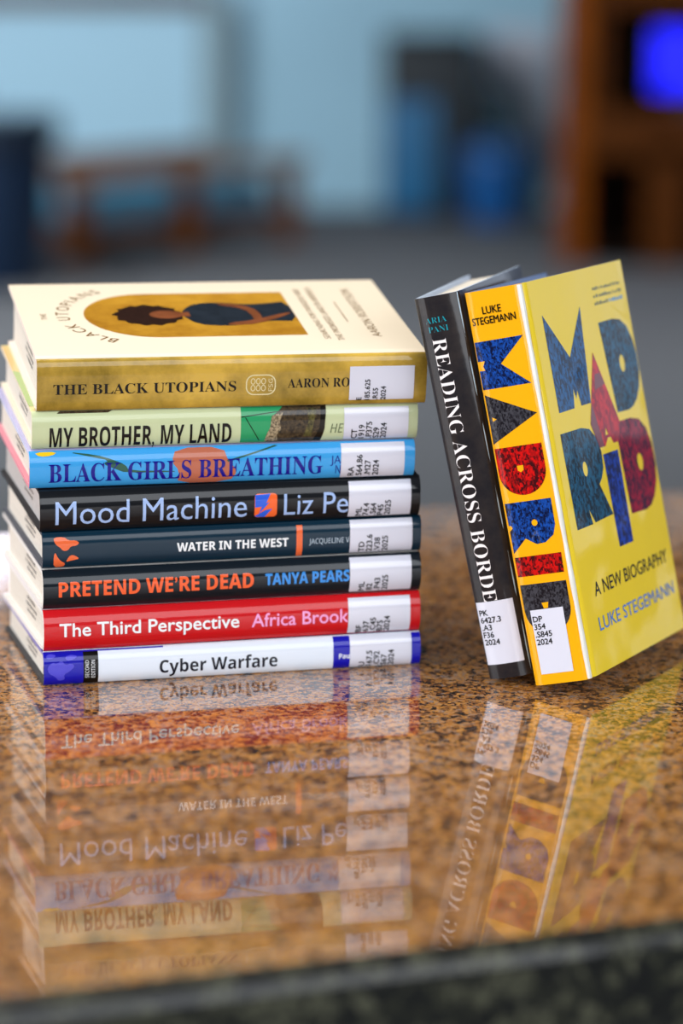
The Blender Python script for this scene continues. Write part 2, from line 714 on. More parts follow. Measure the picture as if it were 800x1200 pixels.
# ---- Cyber Warfare
m_sp = jacket('white_jacket', '#dfe6f0')
b = stacked('cyber', 'white-spined hardcover with deep blue spine ends lying on the granite, bottom of the stack', 3.6, 3.6,
            m_sp, jacket('violet_blue_jacket', '#3a2c9a'), jacket('black_jacket', '#16161c'), mat('lilac_edge', '#8f86c0', rough=.6), e2=mat('dark_edge', '#2a2a2e', rough=.6))
mb_ = jacket('blue_print', '#1512a6')
b.shape('blue_spine_end', [[(0, 0.5), (24.2, 0.5), (24.2, 20.8), (0, 20.8)]], mb_)
b.shape('blue_spine_end', [[(231.5, 0.5), (237.3, 0.5), (237.3, 20.8), (231.5, 20.8)]], mb_)
b.shape('blue_author_panel', [[(181, 0.5), (192, 0.5), (192, 20.8), (181, 20.8)]], mb_)
b.shape('blue_hinge_patch', [[(0, 20.2), (74, 20.2), (74, 21), (0, 21)]], mb_, off=.14)
mlil = jacket('lilac_print', '#4b45c8')
b.shape('world_map_print', [smooth_loop([(3, 8), (7, 6), (9, 3), (13, 4), (12, 7), (16, 9), (19, 12), (17, 14), (13, 13), (11, 16), (8, 14), (5, 15), (2, 12)], 1),
                            smooth_loop([(14, 15.5), (18, 16), (21, 18), (17, 19), (13, 18)], 1), smooth_loop([(2, 17), (6, 17.5), (8, 19), (4, 20), (1.5, 19)], 1)], mlil, off=.2)
b.shape('edition_panel', [[(24.2, 0.5), (33.4, 0.5), (33.4, 20.8), (24.2, 20.8)]], M_BLACKINK)
b.text('edition_lettering', 'SECOND', M_WHITE, (4.2, 15.2, -27.6, -25.3), rot=90, style='thin')
b.text('edition_lettering', 'EDITION', M_WHITE, (4.2, 15.2, -31.3, -29.0), rot=90, style='thin')
b.text('title_lettering', 'Cyber Warfare', jacket('navy_print', '#0a0b1c'), (71.3, 145.3, 4.6, 12.6), style='boldsans')
b.text('author_lettering', 'Pau', M_WHITE, (184.6, 191.4, 7.1, 10.2), style='boldsans')
b.call_number(191.6, 231.0, 0.9, 20.9, ['U', '167.5', '.C92', 'S67', '2024'], 1.2, 3.5, 197.5, 4.7, 9.5)

# ---- The Third Perspective
m_red = jacket('red_jacket', '#c8141b')
b = stacked('third', 'red-spined hardcover with white and lilac lettering, second from the bottom of the stack', 4.2, 3,
            m_red, jacket('pale_pink_jacket', '#eadfe6'), jacket('dark_red_jacket', '#6d1016'), mat('white_edge', '#efe9e4', rough=.6))
b.text('title_lettering', 'The Third Perspective', M_WHITE, (9.6, 120.8, 9.3, 17.3), heavy=.35)
b.text('author_lettering', 'Africa Brook', jacket('pink_print', '#f0a2d4'), (128.9, 190.3, 8.9, 17.0), heavy=.3)
b.call_number(190.4, 230.4, 0.9, 23.4, ['BF', '637', '.C45', 'B75', '2024'], 1.3, 3.5, 195.5, 4.5, 9.5)

# ---- Pretend We're Dead
b = stacked('pretend', 'black-spined hardcover with orange and blue heavy lettering lying on the red book', 4.4, 2.8,
            jacket('black_teal_jacket', '#0f1820'), jacket('white_jacket_front', '#e9e2dc'), jacket('white_jacket_back', '#ded6d2'), mat('white_edge', '#efe9e4', rough=.6))
b.text('title_lettering', 'PRETEND WE’RE DEAD', jacket('orange_print', '#f0602e'), (9.5, 130, 8.2, 17.2), style='boldsans', heavy=.3)
b.text('author_lettering', 'TANYA PEARS', jacket('sky_print', '#3d8fe0'), (137.5, 190.8, 9.2, 16.2), style='boldsans', heavy=.3)
b.call_number(191.2, 230.8, 1.4, 23.2, ['ML', '82', '.P43', '2025'], 2.0, 3.5, 197.0, 5.0, 9.5)

# ---- Water in the West
m_nv = jacket('navy_jacket', '#06283a', bump=0.05, coat_rough=0.12)
b = stacked('water', 'dark blue-green hardcover with an orange map and orange bar on its spine, mid stack', 3.4, 4.2,
            m_nv, jacket('slate_jacket', '#343944'), jacket('slate_jacket', '#343944'), mat('slate_edge', '#4a4d58', rough=.6),
            m_pages=None)
morg = jacket('map_orange_print', '#e96a3a')
b.shape('map_print', [smooth_loop([(6.7, 19.6), (13, 19.8), (16, 17.5), (20, 17.6), (22.5, 16), (20.5, 14.2), (17, 14), (15.5, 11.6), (12.5, 11.2), (10.5, 13.6), (8.6, 14.8), (7, 17)], 1),
                      smooth_loop([(6.7, 0.8), (12.5, 0.9), (14, 3.2), (11, 5), (9, 7.5), (7.6, 10.8), (6.6, 8)], 1),
                      smooth_loop([(14, 4.2), (18, 5.2), (22.6, 6), (19.5, 8.2), (17, 8.6), (15.5, 7)], 1)], morg)
b.text('title_lettering', 'WATER IN THE WEST', M_WHITE, (82.4, 152.1, 7.6, 12.9), style='boldsans', heavy=.15)
b.shape('orange_bar', [[(157.3, 0.4), (161.1, 0.4), (161.1, 20.3), (157.3, 20.3)]], morg)
b.text('author_lettering', 'JACQUELINE V', jacket('pale_blue_print', '#b6c6d2'), (165.3, 191, 8.3, 11.6), style='thin')
b.call_number(191.3, 231.4, 0.9, 21.8, ['TD', '223.6', '.V38', '2025'], 1.6, 3.5, 197.0, 5.0, 9.5)

# ---- Mood Machine
b = stacked('mood', 'black hardcover with large pale blue lettering and a square orange and blue icon, mid stack', 4.6, 2.9,
            jacket('black_jacket_spine', '#131519'), jacket('black_jacket', '#16161c'), jacket('black_jacket', '#16161c'), mat('black_edge', '#1d1c20', rough=.6),
            m_pages=mat('grey_page_paper', '#c9c2bd', rough=.8, vary=.12, vary_scale=300))
mpb = jacket('pale_blue_title_print', '#a3bdea')
b.text('title_lettering', 'Mood Machine', mpb, (9.1, 126.9, 5.0, 19.3))
b.text('author_lettering', 'Liz Pe', mpb, (150.2, 190.9, 4.9, 18.3))
b.shape('square_icon', [rrect(131.7, 145.8, 4.1, 19.1, 2.2)], jacket('icon_orange_print', '#f2682f'), off=.14)
b.shape('icon_slash', [[(132, 18.4), (141.6, 19.0), (139, 13.2), (141, 13.6), (134.5, 6.5), (136.2, 11), (132, 10.6)], [(132, 5.0), (133.4, 4.3), (138.4, 4.2), (142.8, 9.6), (138, 8.6)]], jacket('icon_blue_print', '#2f5fd8'), off=.24)
b.call_number(191.2, 231.0, 1.5, 24.0, ['ML', '74.4', '.S64', 'P45', '2025'], 2.0, 3.5, 196.0, 4.6, 9.5)

# ---- Black Girls Breathing
b = stacked('girls', 'bright sky-blue hardcover with navy serif lettering and a brown patch, third from the top', 3.8, 3.4,
            jacket('sky_blue_jacket', '#3d9fe0'), jacket('lilac_jacket', '#b9b6dd'), jacket('pink_jacket', '#e88fa6'), mat('pale_lilac_edge', '#cfd2ee', rough=.6), e2=mat('pink_edge', '#e8919f', rough=.6))
mbrn = jacket('terracotta_print', '#b8694f')
b.shape('brown_patch', [smooth_loop([(89, 22.6), (86, 15), (91, 9), (90, 0.5), (122, 0.5), (127, 8), (121, 14), (118, 22.6)], 1)], mbrn)
b.shape('yellow_flower', [smooth_loop([(3, 22.6), (17, 22.6), (14, 20.6), (6, 20.2)], 1)], jacket('flower_yellow_print', '#f0c21a'))
b.shape('leaf_stem', [smooth_loop([(22, 22.5), (40, 20.5), (50, 17.5), (58, 14), (60, 10.2), (88, 9.3), (88, 8.4), (58, 9), (52, 11.5), (44, 15), (48, 17), (38, 19.2)], 1)], jacket('leaf_green_print', '#2c5a4a'), off=.16)
b.shape('leaf_stem', [[(120, 14.6), (150, 22.5), (152, 22.2), (121, 13.6)]], jacket('leaf_green_print', '#2c5a4a'), off=.16)
mnav = jacket('deep_navy_print', '#100a84')
b.text('title_lettering', 'BLACK GIRLS BREATHING', mnav, (11.5, 179.9, 4.2, 15.5), style='serif')
b.text('author_lettering', 'JA', mnav, (184.6, 191.3, 10.2, 15.2), style='thin')
b.text('author_lettering', 'N', mnav, (188, 191.3, 3.8, 9.2), style='thin')
b.call_number(191.4, 231.6, 0.6, 22.2, ['RA', '564.86', '.M27', '2024'], 1.8, 3.5, 196.0, 5.2, 9.5)

# ---- My Brother, My Land
b = stacked('brother', 'pale green hardcover with black condensed lettering and a ship drawing, under the top book', 3.6, 3.6,
            jacket('pale_green_jacket', '#c6cfa2'), jacket('pale_yellow_jacket', '#e9d79c'), jacket('pale_green_jacket_back', '#cfd3a8'), mat('cream_edge', '#efe2cc', rough=.6))
b.text('title_lettering', 'MY BROTHER, MY LAND', M_BLACKINK, (10.6, 121.3, 1.3, 13.8), style='boldsans')
b.shape('green_panel', [[(127, 0.6), (153, 0.6), (153, 22.9), (127, 22.9)]], jacket('emerald_print', '#2c9a62'))
mship = jacket('ship_print', '#54452f', vary=.5, col2='#1d1a18', vary_scale=420)
mship2 = jacket('ship_light_print', '#b9a582', col2='#4b4030', vary_scale=600)
b.shape('ship_print', [[(143, 0.6), (177, 0.6), (179, 8), (180, 22.9), (153, 22.9), (150, 20), (147, 18), (146, 10)]], mship, off=.18)
b.shape('ship_cabin_print', [[(142, 1.5), (150, 1.0), (149.5, 6), (152, 9), (151, 14), (153, 19.5), (149, 18.6), (146, 17.6), (145, 10), (143, 6)]], mship2, off=.24)
b.shape('ship_funnel_print', [[(166, 4), (171, 4), (172, 12), (174, 21.5), (168, 21.8), (169, 14)]], jacket('ship_olive_print', '#6c6436', col2='#2b281c', vary_scale=300), off=.24)
b.shape('ship_bow_print', [[(172, 0.8), (176.5, 0.8), (178.6, 8), (179.6, 22.4), (176.5, 22.4), (176, 10)]], jacket('ship_black_print', '#16140f'), off=.26)
b.shape('rigging_line', [[(127, 17.6), (151, 20.4), (151, 20.0), (127, 17.0)], [(130, 17), (139, 2), (138.4, 2), (129.4, 17)]], M_BLACKINK, off=.24)
b.text('author_lettering', 'HE', jacket('olive_print', '#5f6a4c'), (182.6, 191, 5.8, 11.6), style='italic')
b.shape('cover_picture_print', [[(15, 22.0), (46, 22.0), (49, 23.3), (17, 23.3)]], mship, off=.14)
b.shape('cover_green_print', [[(0, 14), (9, 14), (10, 88), (0, 96)]], jacket('field_green_print', '#a9bf78'), surf='cover')
b.shape('cover_orange_print', [[(0, 96), (9, 90), (9, 150), (0, 156)]], jacket('sky_peach_print', '#ecc98c'), surf='cover')
b.call_number(191.2, 231.8, 0.9, 21.2, ['CT', '1919', '.P375', 'S29', '2024'], 1.4, 3.5, 196.0, 4.6, 9.5)

# ---- The Black Utopians
m_gold = jacket('gold_olive_jacket', coat_ior=1.5, coat=.6, col= '#cfa845', col2='#75601f', vary_scale=16)
m_cream = jacket('cream_jacket', '#efe0c8', rough=.45, coat=.35, coat_rough=.15)
b = stacked('utop', 'thick cream-covered hardcover with a gold spine and an arched portrait, top of the stack', 2.4, 6,
            m_gold, m_cream, jacket('gold_back_jacket', '#a5862f'), mat('pink_cream_edge', '#f3e2d6', rough=.6))
b.text('title_lettering', 'THE BLACK UTOPIANS', M_BLACKINK, (9.9, 120.4, 10.9, 17.0), style='serif', bold=-0.02)
b.text('author_lettering', 'AARON RO', M_BLACKINK, (152, 190.4, 12.2, 17.8), style='serif', bold=-0.03)
mpl = jacket('pale_gold_print', '#ddd0a0')
b.shape('publisher_mark', [rrect(126.3, 144.7, 8.0, 20.8, 5), rrect(127.0, 144.0, 8.7, 20.1, 4.4)], mpl)
for q in range(3):
    cx = 129.6 + q * 3.2
    b.shape('publisher_mark', [arc(cx + 1.1, 16.6, 1.5, 2.0, 0, 360, 16)[:-1], arc(cx + 1.1, 16.6, 1.0, 1.5, 0, 360, 16)[:-1]], mpl)
    b.shape('publisher_mark', [arc(cx + 1.1, 12.4, 1.5, 2.0, 0, 360, 16)[:-1], arc(cx + 1.1, 12.4, 1.0, 1.5, 0, 360, 16)[:-1]], mpl)
b.text('publisher_lettering', 'FSG', mpl, (10.4, 18.2, -142.8, -140.2), rot=90, style='thin')
b.call_number(190.3, 230.6, 3.5, 24.7, ['E', '185.625', '.R55', '2024'], 3.4, 3.0, 195.0, 5.0, 9.5)
# cover: arched portrait on gold
m_gilt = jacket('gilt_print', '#c8952f', col2='#a3701c', vary_scale=30, rough=.45, coat=.3)
cy = 88.5
arch = arc(83, cy, 43.5, 46.5, 90, 270, 28) + [(172.5, cy - 46.5), (172.5, cy + 46.5)]
pic = b.shape('portrait_panel', [arch], m_gilt, surf='cover', off=.12)
k_ = dict(surf='cover', parent=pic)
hair = [(80 + (21.5 + 1.3 * math.sin(a * 11) + .8 * math.sin(a * 23)) * math.cos(a), 88.5 + (21.5 + 1.3 * math.sin(a * 13)) * math.sin(a)) for a in [6.283 * i / 90 for i in range(90)]]
b.shape('portrait_hair', [hair], jacket('hair_print', '#33201a', vary=.4, vary_scale=300, coat=.3), off=.18, **k_)
b.shape('portrait_clothes', [smooth_loop([(101, 92), (106, 104), (113, 112), (126, 114), (146, 108), (160, 111), (172.3, 114), (172.3, 70), (155, 73), (140, 66), (125, 63), (108, 67), (101, 86)], 1)], jacket('navy_cloth_print', '#28303a', vary=.35, vary_scale=90, coat=.3), off=.18, **k_)
mskin = jacket('skin_print', '#8a4f30', vary=.35, vary_scale=90, coat=.3)
b.shape('portrait_face', [arc(91, 89, 10.5, 8.5, 0, 360, 28)[:-1]], mskin, off=.24, **k_)
b.shape('portrait_neck', [[(99, 85), (106, 84), (106, 94), (99, 93)]], mskin, off=.22, **k_)
b.shape('portrait_arm', [smooth_loop([(127, 112.5), (143, 107), (151, 94), (150, 70), (145, 69), (144.5, 92), (139, 102), (127, 107.5)], 1)], mskin, off=.26, **k_)
b.shape('portrait_arm', [smooth_loop([(127, 64), (146, 66), (170, 86), (170, 91), (144, 74), (127, 69)], 1)], mskin, off=.28, **k_)
# curved title round the arch
mtan = jacket('brown_gold_print', '#7c5a26', coat=.3)
glyph_angles = []
for word, a0, a1 in (('BLACK', 235.0, 199.5), ('UTOPIANS', 184.5, 122.0)):
    wid = []
    for ch in word:
        me = flat_text(ch, 'sans', 0.0, (0, 1, 0, 8.0), 'h')
        wid.append(max(v.co.x for v in me.vertices))
        bpy.data.meshes.remove(me)
    cen = [sum(wid[:q]) + wid[q] / 2 + q * 2.4 for q in range(len(wid))]
    glyph_angles += [(ch, a0 + (a1 - a0) * (c - cen[0]) / (cen[-1] - cen[0])) for ch, c in zip(word, cen)]
for ch, a in glyph_angles:
    a = math.radians(a)
    me = flat_text(ch, 'sans', 0.0, (0, 1, 0, 8.0), 'h')
    w = max(v.co.x for v in me.vertices)
    bx_, by_ = 83 + 53 * math.cos(a), cy + 58 * math.sin(a)
    nx, ny = math.cos(a), math.sin(a)               # glyph up = outward
    tx, ty = ny, -nx                                # reading direction (clockwise, mirrored below)
    for v in me.vertices:
        x, y = v.co.x - w / 2, v.co.y
        v.co.x, v.co.y = bx_ + tx * x + nx * y, by_ + ty * x + ny * y
    b.stick('cover_title_letter', me, mtan, 'cover', .14)
b.text('cover_title_lettering', 'THE', mtan, (82.4, 94.6, -16.0, -12.4), surf='cover', rot=90, style='thin', off=.14)
b.text('subtitle_lettering', 'SEARCHING FOR PARADISE AND', mtan, (33, 141, -185.2, -181.4), surf='cover', rot=90, style='thin', off=.14)
b.text('subtitle_lettering', 'THE PROMISED LAND IN AMERICA', mtan, (29.5, 144, -193.4, -189.4), surf='cover', rot=90, style='thin', off=.14)
b.shape('divider_line', [[(202.7, 68), (203.3, 68), (203.3, 111), (202.7, 111)]], mtan, surf='cover')
b.text('cover_author_lettering', 'AARON ROBERTSON', mtan, (35.7, 139, -218, -212.4), surf='cover', rot=90, style='thin', off=.14)

# ---- Reading Across Borders (leaning)
m_gr = jacket('charcoal_jacket', '#1f1d21', col2='#2e2928', vary_scale=70)
GRP = 'hardcover books leaning upright beside the stack'
b = Book('hardcover_book', 'dark charcoal hardcover with white serif lettering leaning between the stack and the yellow book', 'book', GRP, POSE['grey'],
         236.9, 151.9, 28.0, 8.2, 3.6, 2.8, m_gr, jacket('slate_blue_jacket', '#3b4456'), jacket('charcoal_back_jacket', '#332f33'), mat('pale_blue_edge', '#b4c2d6', rough=.5), stamp=False)
tcy = jacket('teal_print', '#1f8e9c')
b.text('author_lettering', 'ARIA', tcy, (4.9, 18, -12.7 - 3.4, -12.7), rot=90, style='serif', bold=-.15)
b.text('author_lettering', 'PANI', tcy, (5.6, 18.2, -18.2 - 3.4, -18.2), rot=90, style='serif', bold=-.15)
b.text('title_lettering', 'READING ACROSS BORDE', jacket('warm_white_print', '#efe7e6'), (25.8, 188.8, 6.9, 15.2), style='serif', bold=-0.12)
lab = b.shape('call_number_label', [[(188.6, 1.0), (227.8, 1.0), (227.8, 24.4), (188.6, 24.4)]], M_LABEL, off=.32, parent=b.root)
for i, t in enumerate(['PK', '6427.3', '.A3', 'F36', '2024']):
    ub = 197.0 + i * 4.6
    b.text('call_number_text', t, M_INK, (2.2, 20, -ub, -ub + 3.4), rot=90, heavy=.2, off=.42, parent=lab, fit='h')

grey_book = b
# ---- Madrid (leaning)
m_yel = jacket('yellow_jacket', '#efa90a', rough=.4, bump=.08)
m_yf = jacket('yellow_front_jacket', '#e8cb30', rough=.4, bump=1.0, bump_scale=10, bump_dist=.006, coat=.6, coat_rough=.06, coat_ior=1.5)
b = Book('hardcover_book', 'thick yellow hardcover with big cut-out letters on spine and cover, rightmost on the counter', 'book', GRP, POSE['yellow'],
         240.3, 157, 36.1, 16.2, 3.2, 9, m_yel, m_yf, jacket('amber_back_jacket', '#c98a12'), mat('blue_edge', '#5470a0', rough=.5), stamp=False)


def cut(name, base, dark, sc):
    """printed engraving: streets and facades in two tones"""
    M = jacket(name, base, bump=1.0, bump_scale=10, bump_dist=.005, coat=.32, coat_ior=1.45)
    nt = M.node_tree
    bs = nt.nodes['Principled BSDF']
    tc = nt.nodes.new('ShaderNodeTexCoord')
    mp = nt.nodes.new('ShaderNodeMapping')
    mp.inputs['Scale'].default_value = (1.0, 1.6, 1.6)
    nt.links.new(tc.outputs['Object'], mp.inputs['Vector'])
    v = nt.nodes.new('ShaderNodeTexVoronoi')
    v.distance = 'CHEBYCHEV'
    v.inputs['Scale'].default_value = sc * 3.2
    v.inputs['Randomness'].default_value = .8
    n = nt.nodes.new('ShaderNodeTexNoise')
    n.inputs['Scale'].default_value = sc
    n.inputs['Detail'].default_value = 7
    n.inputs['Roughness'].default_value = .7
    n.inputs['Distortion'].default_value = 1.2
    nt.links.new(mp.outputs[0], v.inputs['Vector'])
    nt.links.new(mp.outputs[0], n.inputs['Vector'])
    se = nt.nodes.new('ShaderNodeSeparateColor')
    nt.links.new(v.outputs['Color'], se.inputs[0])
    mm = nt.nodes.new('ShaderNodeMath')
    mm.operation = 'MULTIPLY_ADD'
    mm.inputs[1].default_value = 0.35
    nt.links.new(se.outputs[0], mm.inputs[0])
    nt.links.new(n.outputs['Fac'], mm.inputs[2])
    r = nt.nodes.new('ShaderNodeValToRGB')
    r.color_ramp.elements[0].position = 0.55
    r.color_ramp.elements[1].position = 0.80
    r.color_ramp.elements[0].color = lin(base)
    r.color_ramp.elements[1].color = lin(dark)
    nt.links.new(mm.outputs[0], r.inputs[0])
    nt.links.new(r.outputs[0], bs.inputs['Base Color'])
    return M


c_blue = cut('blue_engraving_print', '#17479c', '#0a1233', 200)
c_char = cut('charcoal_engraving_print', '#403f45', '#18151a', 200)
c_red = cut('red_engraving_print', '#c81110', '#3c0c10', 150)
c_teal = cut('teal_engraving_print', '#115a94', '#0a2440', 110)
c_teal2 = cut('dark_teal_engraving_print', '#17587a', '#0a1e2e', 110)
c_pink = cut('rose_engraving_print', '#c92c3a', '#8a2438', 60)
c_crim = cut('crimson_engraving_print', '#9c0c34', '#280c2e', 110)
c_roy = cut('royal_engraving_print', '#153fa6', '#081344', 110)
LY = 240.3


def sp(pts):
    return [(LY - l * .9965, t * .95) for t, l in pts]


def cv(pts):
    return [(LY - l * .9935, w * .985) for w, l in pts]


b.shape('spine_letter', [sp([(1.4, 210.9), (34.4, 210.9), (16.8, 196), (34.4, 181.9), (1.5, 181.9), (1.5, 193.4), (5.8, 193.4), (4.8, 196), (6.6, 199.1), (1.4, 199.1)])], c_blue)
b.shape('spine_letter', [sp([(2, 178.9), (34.5, 163.8), (2, 148.5), (2.1, 160.5)]), sp([(4.5, 165), (7.5, 163.5), (4.5, 162.2)])], c_char)
b.shape('spine_letter', [sp([(2, 145.9), (33.7, 145.7), (33.7, 131)] + [(17.8 + 15.9 * math.cos(math.radians(x)), 131 - 15 * math.sin(math.radians(x))) for x in range(10, 171, 10)] + [(2, 131)]),
                         sp([(15, 134), (19.4, 134), (19.2, 131.2), (17.2, 129.8), (15.2, 131.2)])], c_red)
b.shape('spine_letter', [sp([(2.2, 112.2), (33.4, 112.1), (33.2, 96), (31, 90), (25, 86), (19, 85.6), (12.3, 89.8), (2.6, 81.4), (2.5, 95), (5, 97), (4, 98.5), (2.4, 98.5)]),
                         sp(arc(20, 98.6, 2, 2, 0, 360, 14)[:-1])], c_blue)
b.shape('spine_letter', [sp([(2.5, 79), (33.8, 78.8), (33.5, 66.8), (2.5, 67)])], c_red)
b.shape('spine_letter', [sp([(2.7, 62), (33.7, 61.7), (33.6, 46)] + [(18.2 + 15.4 * math.cos(math.radians(x)), 46 - 15 * math.sin(math.radians(x))) for x in range(10, 171, 10)] + [(2.7, 46)]),
                         sp([(15, 50), (19.6, 50), (18.8, 46.4), (16, 46.4)])], c_char)
b.text('spine_author_lettering', 'LUKE', M_BLACKINK, (10.4, 22.2, -14.2, -9.8), rot=90, style='sans', heavy=.22)
b.text('spine_author_lettering', 'STEGEMANN', M_BLACKINK, (2.8, 30.4, -20.2, -15.9), rot=90, style='sans', heavy=.22)
lab = b.shape('call_number_label', [[(LY - 45.9, 6.3), (LY - 45.9, 27.2), (LY - 6.5, 26.8), (LY - 6.5, 6.3)]], M_LABEL, off=.32, parent=b.root)
for i, t in enumerate(['DP', '354', '.S845', '2024']):
    ub = LY - 38.6 + i * 4.7
    b.text('call_number_text', t, M_INK, (7.2, 20, -ub, -ub + 3.4), rot=90, heavy=.2, off=.42, parent=lab, fit='h')
kw = dict(surf='cover')
b.shape('cover_letter', [cv([(24, 220.2), (54, 190.7), (82.3, 219.7), (73.5, 159.8), (58.6, 160), (56, 170), (53, 165), (50.5, 171.5), (47.5, 159.9), (23.8, 160)])], c_teal, **kw)
b.shape('cover_letter', [cv([(106.3, 206.5), (130, 206.6), (141, 205), (150, 200), (156, 191), (158.4, 181), (158.3, 170), (154, 160), (147, 153), (139, 149.2), (131.7, 147.8), (112.4, 148.4)]),
                         cv(arc(133, 177.5, 4, 5.5, 0, 360, 18)[:-1])], c_teal2, **kw)
b.shape('cover_letter', [cv([(89.3, 189.7), (112.5, 143), (106, 131), (97, 131.1), (94, 135.5), (89.5, 135.5), (84, 131), (74.5, 131.2), (67, 147.1)]),
                         cv([(88.7, 142), (91.3, 137.4), (86.8, 137.4)])], c_pink, off=.2, **kw)
b.shape('cover_letter_band', [cv([(85.6, 176), (94.6, 176.4), (99.4, 168.6), (82.2, 166.4)]), cv([(67, 147.1), (73.8, 160), (82.3, 131), (74.5, 131.2)])], jacket('maroon_print', '#6d1f33'), off=.26, **kw)
b.shape('cover_letter', [cv([(19.6, 147.5), (52, 147), (64, 144.6), (72, 138), (76, 129), (75, 119), (70, 113), (64.6, 109.8), (71, 100), (77.6, 88.9), (48.5, 88.4), (42, 97.5), (44.6, 88), (20, 88.3)]),
                         cv(arc(47.2, 122, 3.4, 4.6, 0, 360, 18)[:-1])], c_teal2, **kw)
b.shape('cover_letter', [cv([(77.6, 126.6), (101.8, 126.2), (100.8, 67.5), (78.4, 67.8)])], c_roy, off=.2, **kw)
b.shape('cover_letter', [cv([(104, 143), (130, 142.6), (144, 140), (153, 133), (157.6, 122), (158.3, 109), (155, 98), (148, 89.5), (140, 84.5), (131, 83), (106.4, 84.3)]),
                         cv(arc(134, 113.5, 4.4, 5.6, 0, 360, 18)[:-1])], c_crim, **kw)
b.text('subtitle_lettering', 'A NEW BIOGRAPHY', M_BLACKINK, (28.5, 147, -(LY - 45.4), -(LY - 53.6)), surf='cover', rot=90, style='sans', heavy=.22, off=.16)
b.text('cover_author_lettering', 'LUKE STEGEMANN', jacket('cover_blue_print', '#2a6fc0'), (26.5, 149, -(LY - 24.4), -(LY - 32.4)), surf='cover', rot=90, style='sans', heavy=.22, off=.16)
# tiny three-line quotation near the top corner: too small to read, kept as rows of word marks
mq = jacket('grey_green_print', '#66683a')
rq = random.Random(3)
loops, loops2 = [], []
for row, l in enumerate((227.0, 222.2, 217.5)):
    w = 106.0
    while w < 150:
        d = rq.uniform(1.2, 3.2)
        hh = rq.uniform(1.3, 2.2)
        (loops2 if row == 2 and w > 128 else loops).append(cv([(w, l), (w + d, l), (w + d, l + hh), (w, l + hh)]))
        w += d + rq.choice((.6, .6, .7, 1.8))
b.shape('quotation_lettering', loops, mq, off=.16, **kw)
b.shape('quotation_lettering', loops2, jacket('quote_blue_print', '#4f93c4'), off=.16, **kw)



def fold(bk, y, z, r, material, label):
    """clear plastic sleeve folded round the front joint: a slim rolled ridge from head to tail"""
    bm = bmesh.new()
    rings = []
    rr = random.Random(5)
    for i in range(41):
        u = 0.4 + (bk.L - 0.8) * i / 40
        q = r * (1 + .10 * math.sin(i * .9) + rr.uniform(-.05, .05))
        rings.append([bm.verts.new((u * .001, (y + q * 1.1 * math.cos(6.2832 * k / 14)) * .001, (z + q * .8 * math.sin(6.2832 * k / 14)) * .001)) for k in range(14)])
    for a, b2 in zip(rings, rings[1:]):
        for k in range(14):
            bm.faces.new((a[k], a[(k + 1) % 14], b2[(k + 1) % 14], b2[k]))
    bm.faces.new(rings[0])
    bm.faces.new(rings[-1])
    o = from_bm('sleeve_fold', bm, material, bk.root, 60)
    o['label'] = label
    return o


fold(b, 2.6, 35.0, 1.9, mat('white_sleeve_highlight', '#e4e2d8', rough=.25, coat=1.0, coat_rough=.05), 'fold of the clear plastic sleeve with its highlight painted white')  # white colour stands in for the bright highlight along the joint
fold(grey_book, 3.6, 26.6, 0.8, mat('pale_blue_sleeve_highlight', '#b4d2e6', rough=.25, coat=1.0, coat_rough=.05), 'fold of the clear plastic sleeve with its highlight painted pale blue')  # pale blue colour stands in for the highlight on the jacket edge

# ------------------------------------------------------------------ the hall behind
M_CARPET = mat('carpet', '#56585c', rough=.95, vary=.25, vary_scale=40)
f = box('floor', -5, 6, -3.5, 13.2, -1.0, -0.9, M_CARPET)
struct(f)
M_WALL = mat('pale_blue_wall_paint', '#a6d4ea', rough=.6, vary=.05, vary_scale=2)
M_WALLW = mat('grey_wall_paint', '#5d6066', rough=.6, vary=.05, vary_scale=2)
struct(box('wall_back', -5, 3.4, 13.0, 13.2, -0.9, 2.6, M_WALL))
M_CEIL = mat('ceiling_panels', '#2a221b', rough=.9)
struct(box('ceiling', -5, 6, 2.0, 13.2, 2.6, 2.7, M_CEIL))

# low partition with a wooden cap on the left, standing before the wall
part = thing('partition_wall', 'low pale blue partition with a brown wooden cap behind the wooden settee', 'partition', (-2.22, 12.85, -0.9))
box('panel', -1.6, 1.52, -0.06, 0.06, 0, 0.98, mat('partition_panel', '#a4cfe4', rough=.5), part)
box('wooden_cap', -1.62, 1.56, -0.09, 0.09, 0.98, 1.08, mat('cap_wood', '#5a3d2e', rough=.5, vary=.3, vary_scale=6), part, .01)
box('end_post', 1.52, 1.66, -0.07, 0.07, 0, 1.06, mat('grey_post', '#7f9aa4', rough=.5), part)

# trash bin
t = thing('trash_bin', 'tall dark navy trash bin on the carpet at the left edge', 'bin', (-1.36, 9.6, -0.9))
M_BIN = mat('navy_plastic', '#051d36', rough=.3)
from_bm('bin_body', lathe(bmesh.new(), [(.215, 0), (.22, .02), (.25, .60), (.25, .61), (.0001, .61)], 40), M_BIN, t, 40)
from_bm('bin_rim', lathe(bmesh.new(), [(.251, .54), (.28, .545), (.285, .58), (.285, .64), (.272, .655), (.245, .655)], 40), mat('dark_navy_plastic', '#0a1a2c', rough=.35), t, 40)

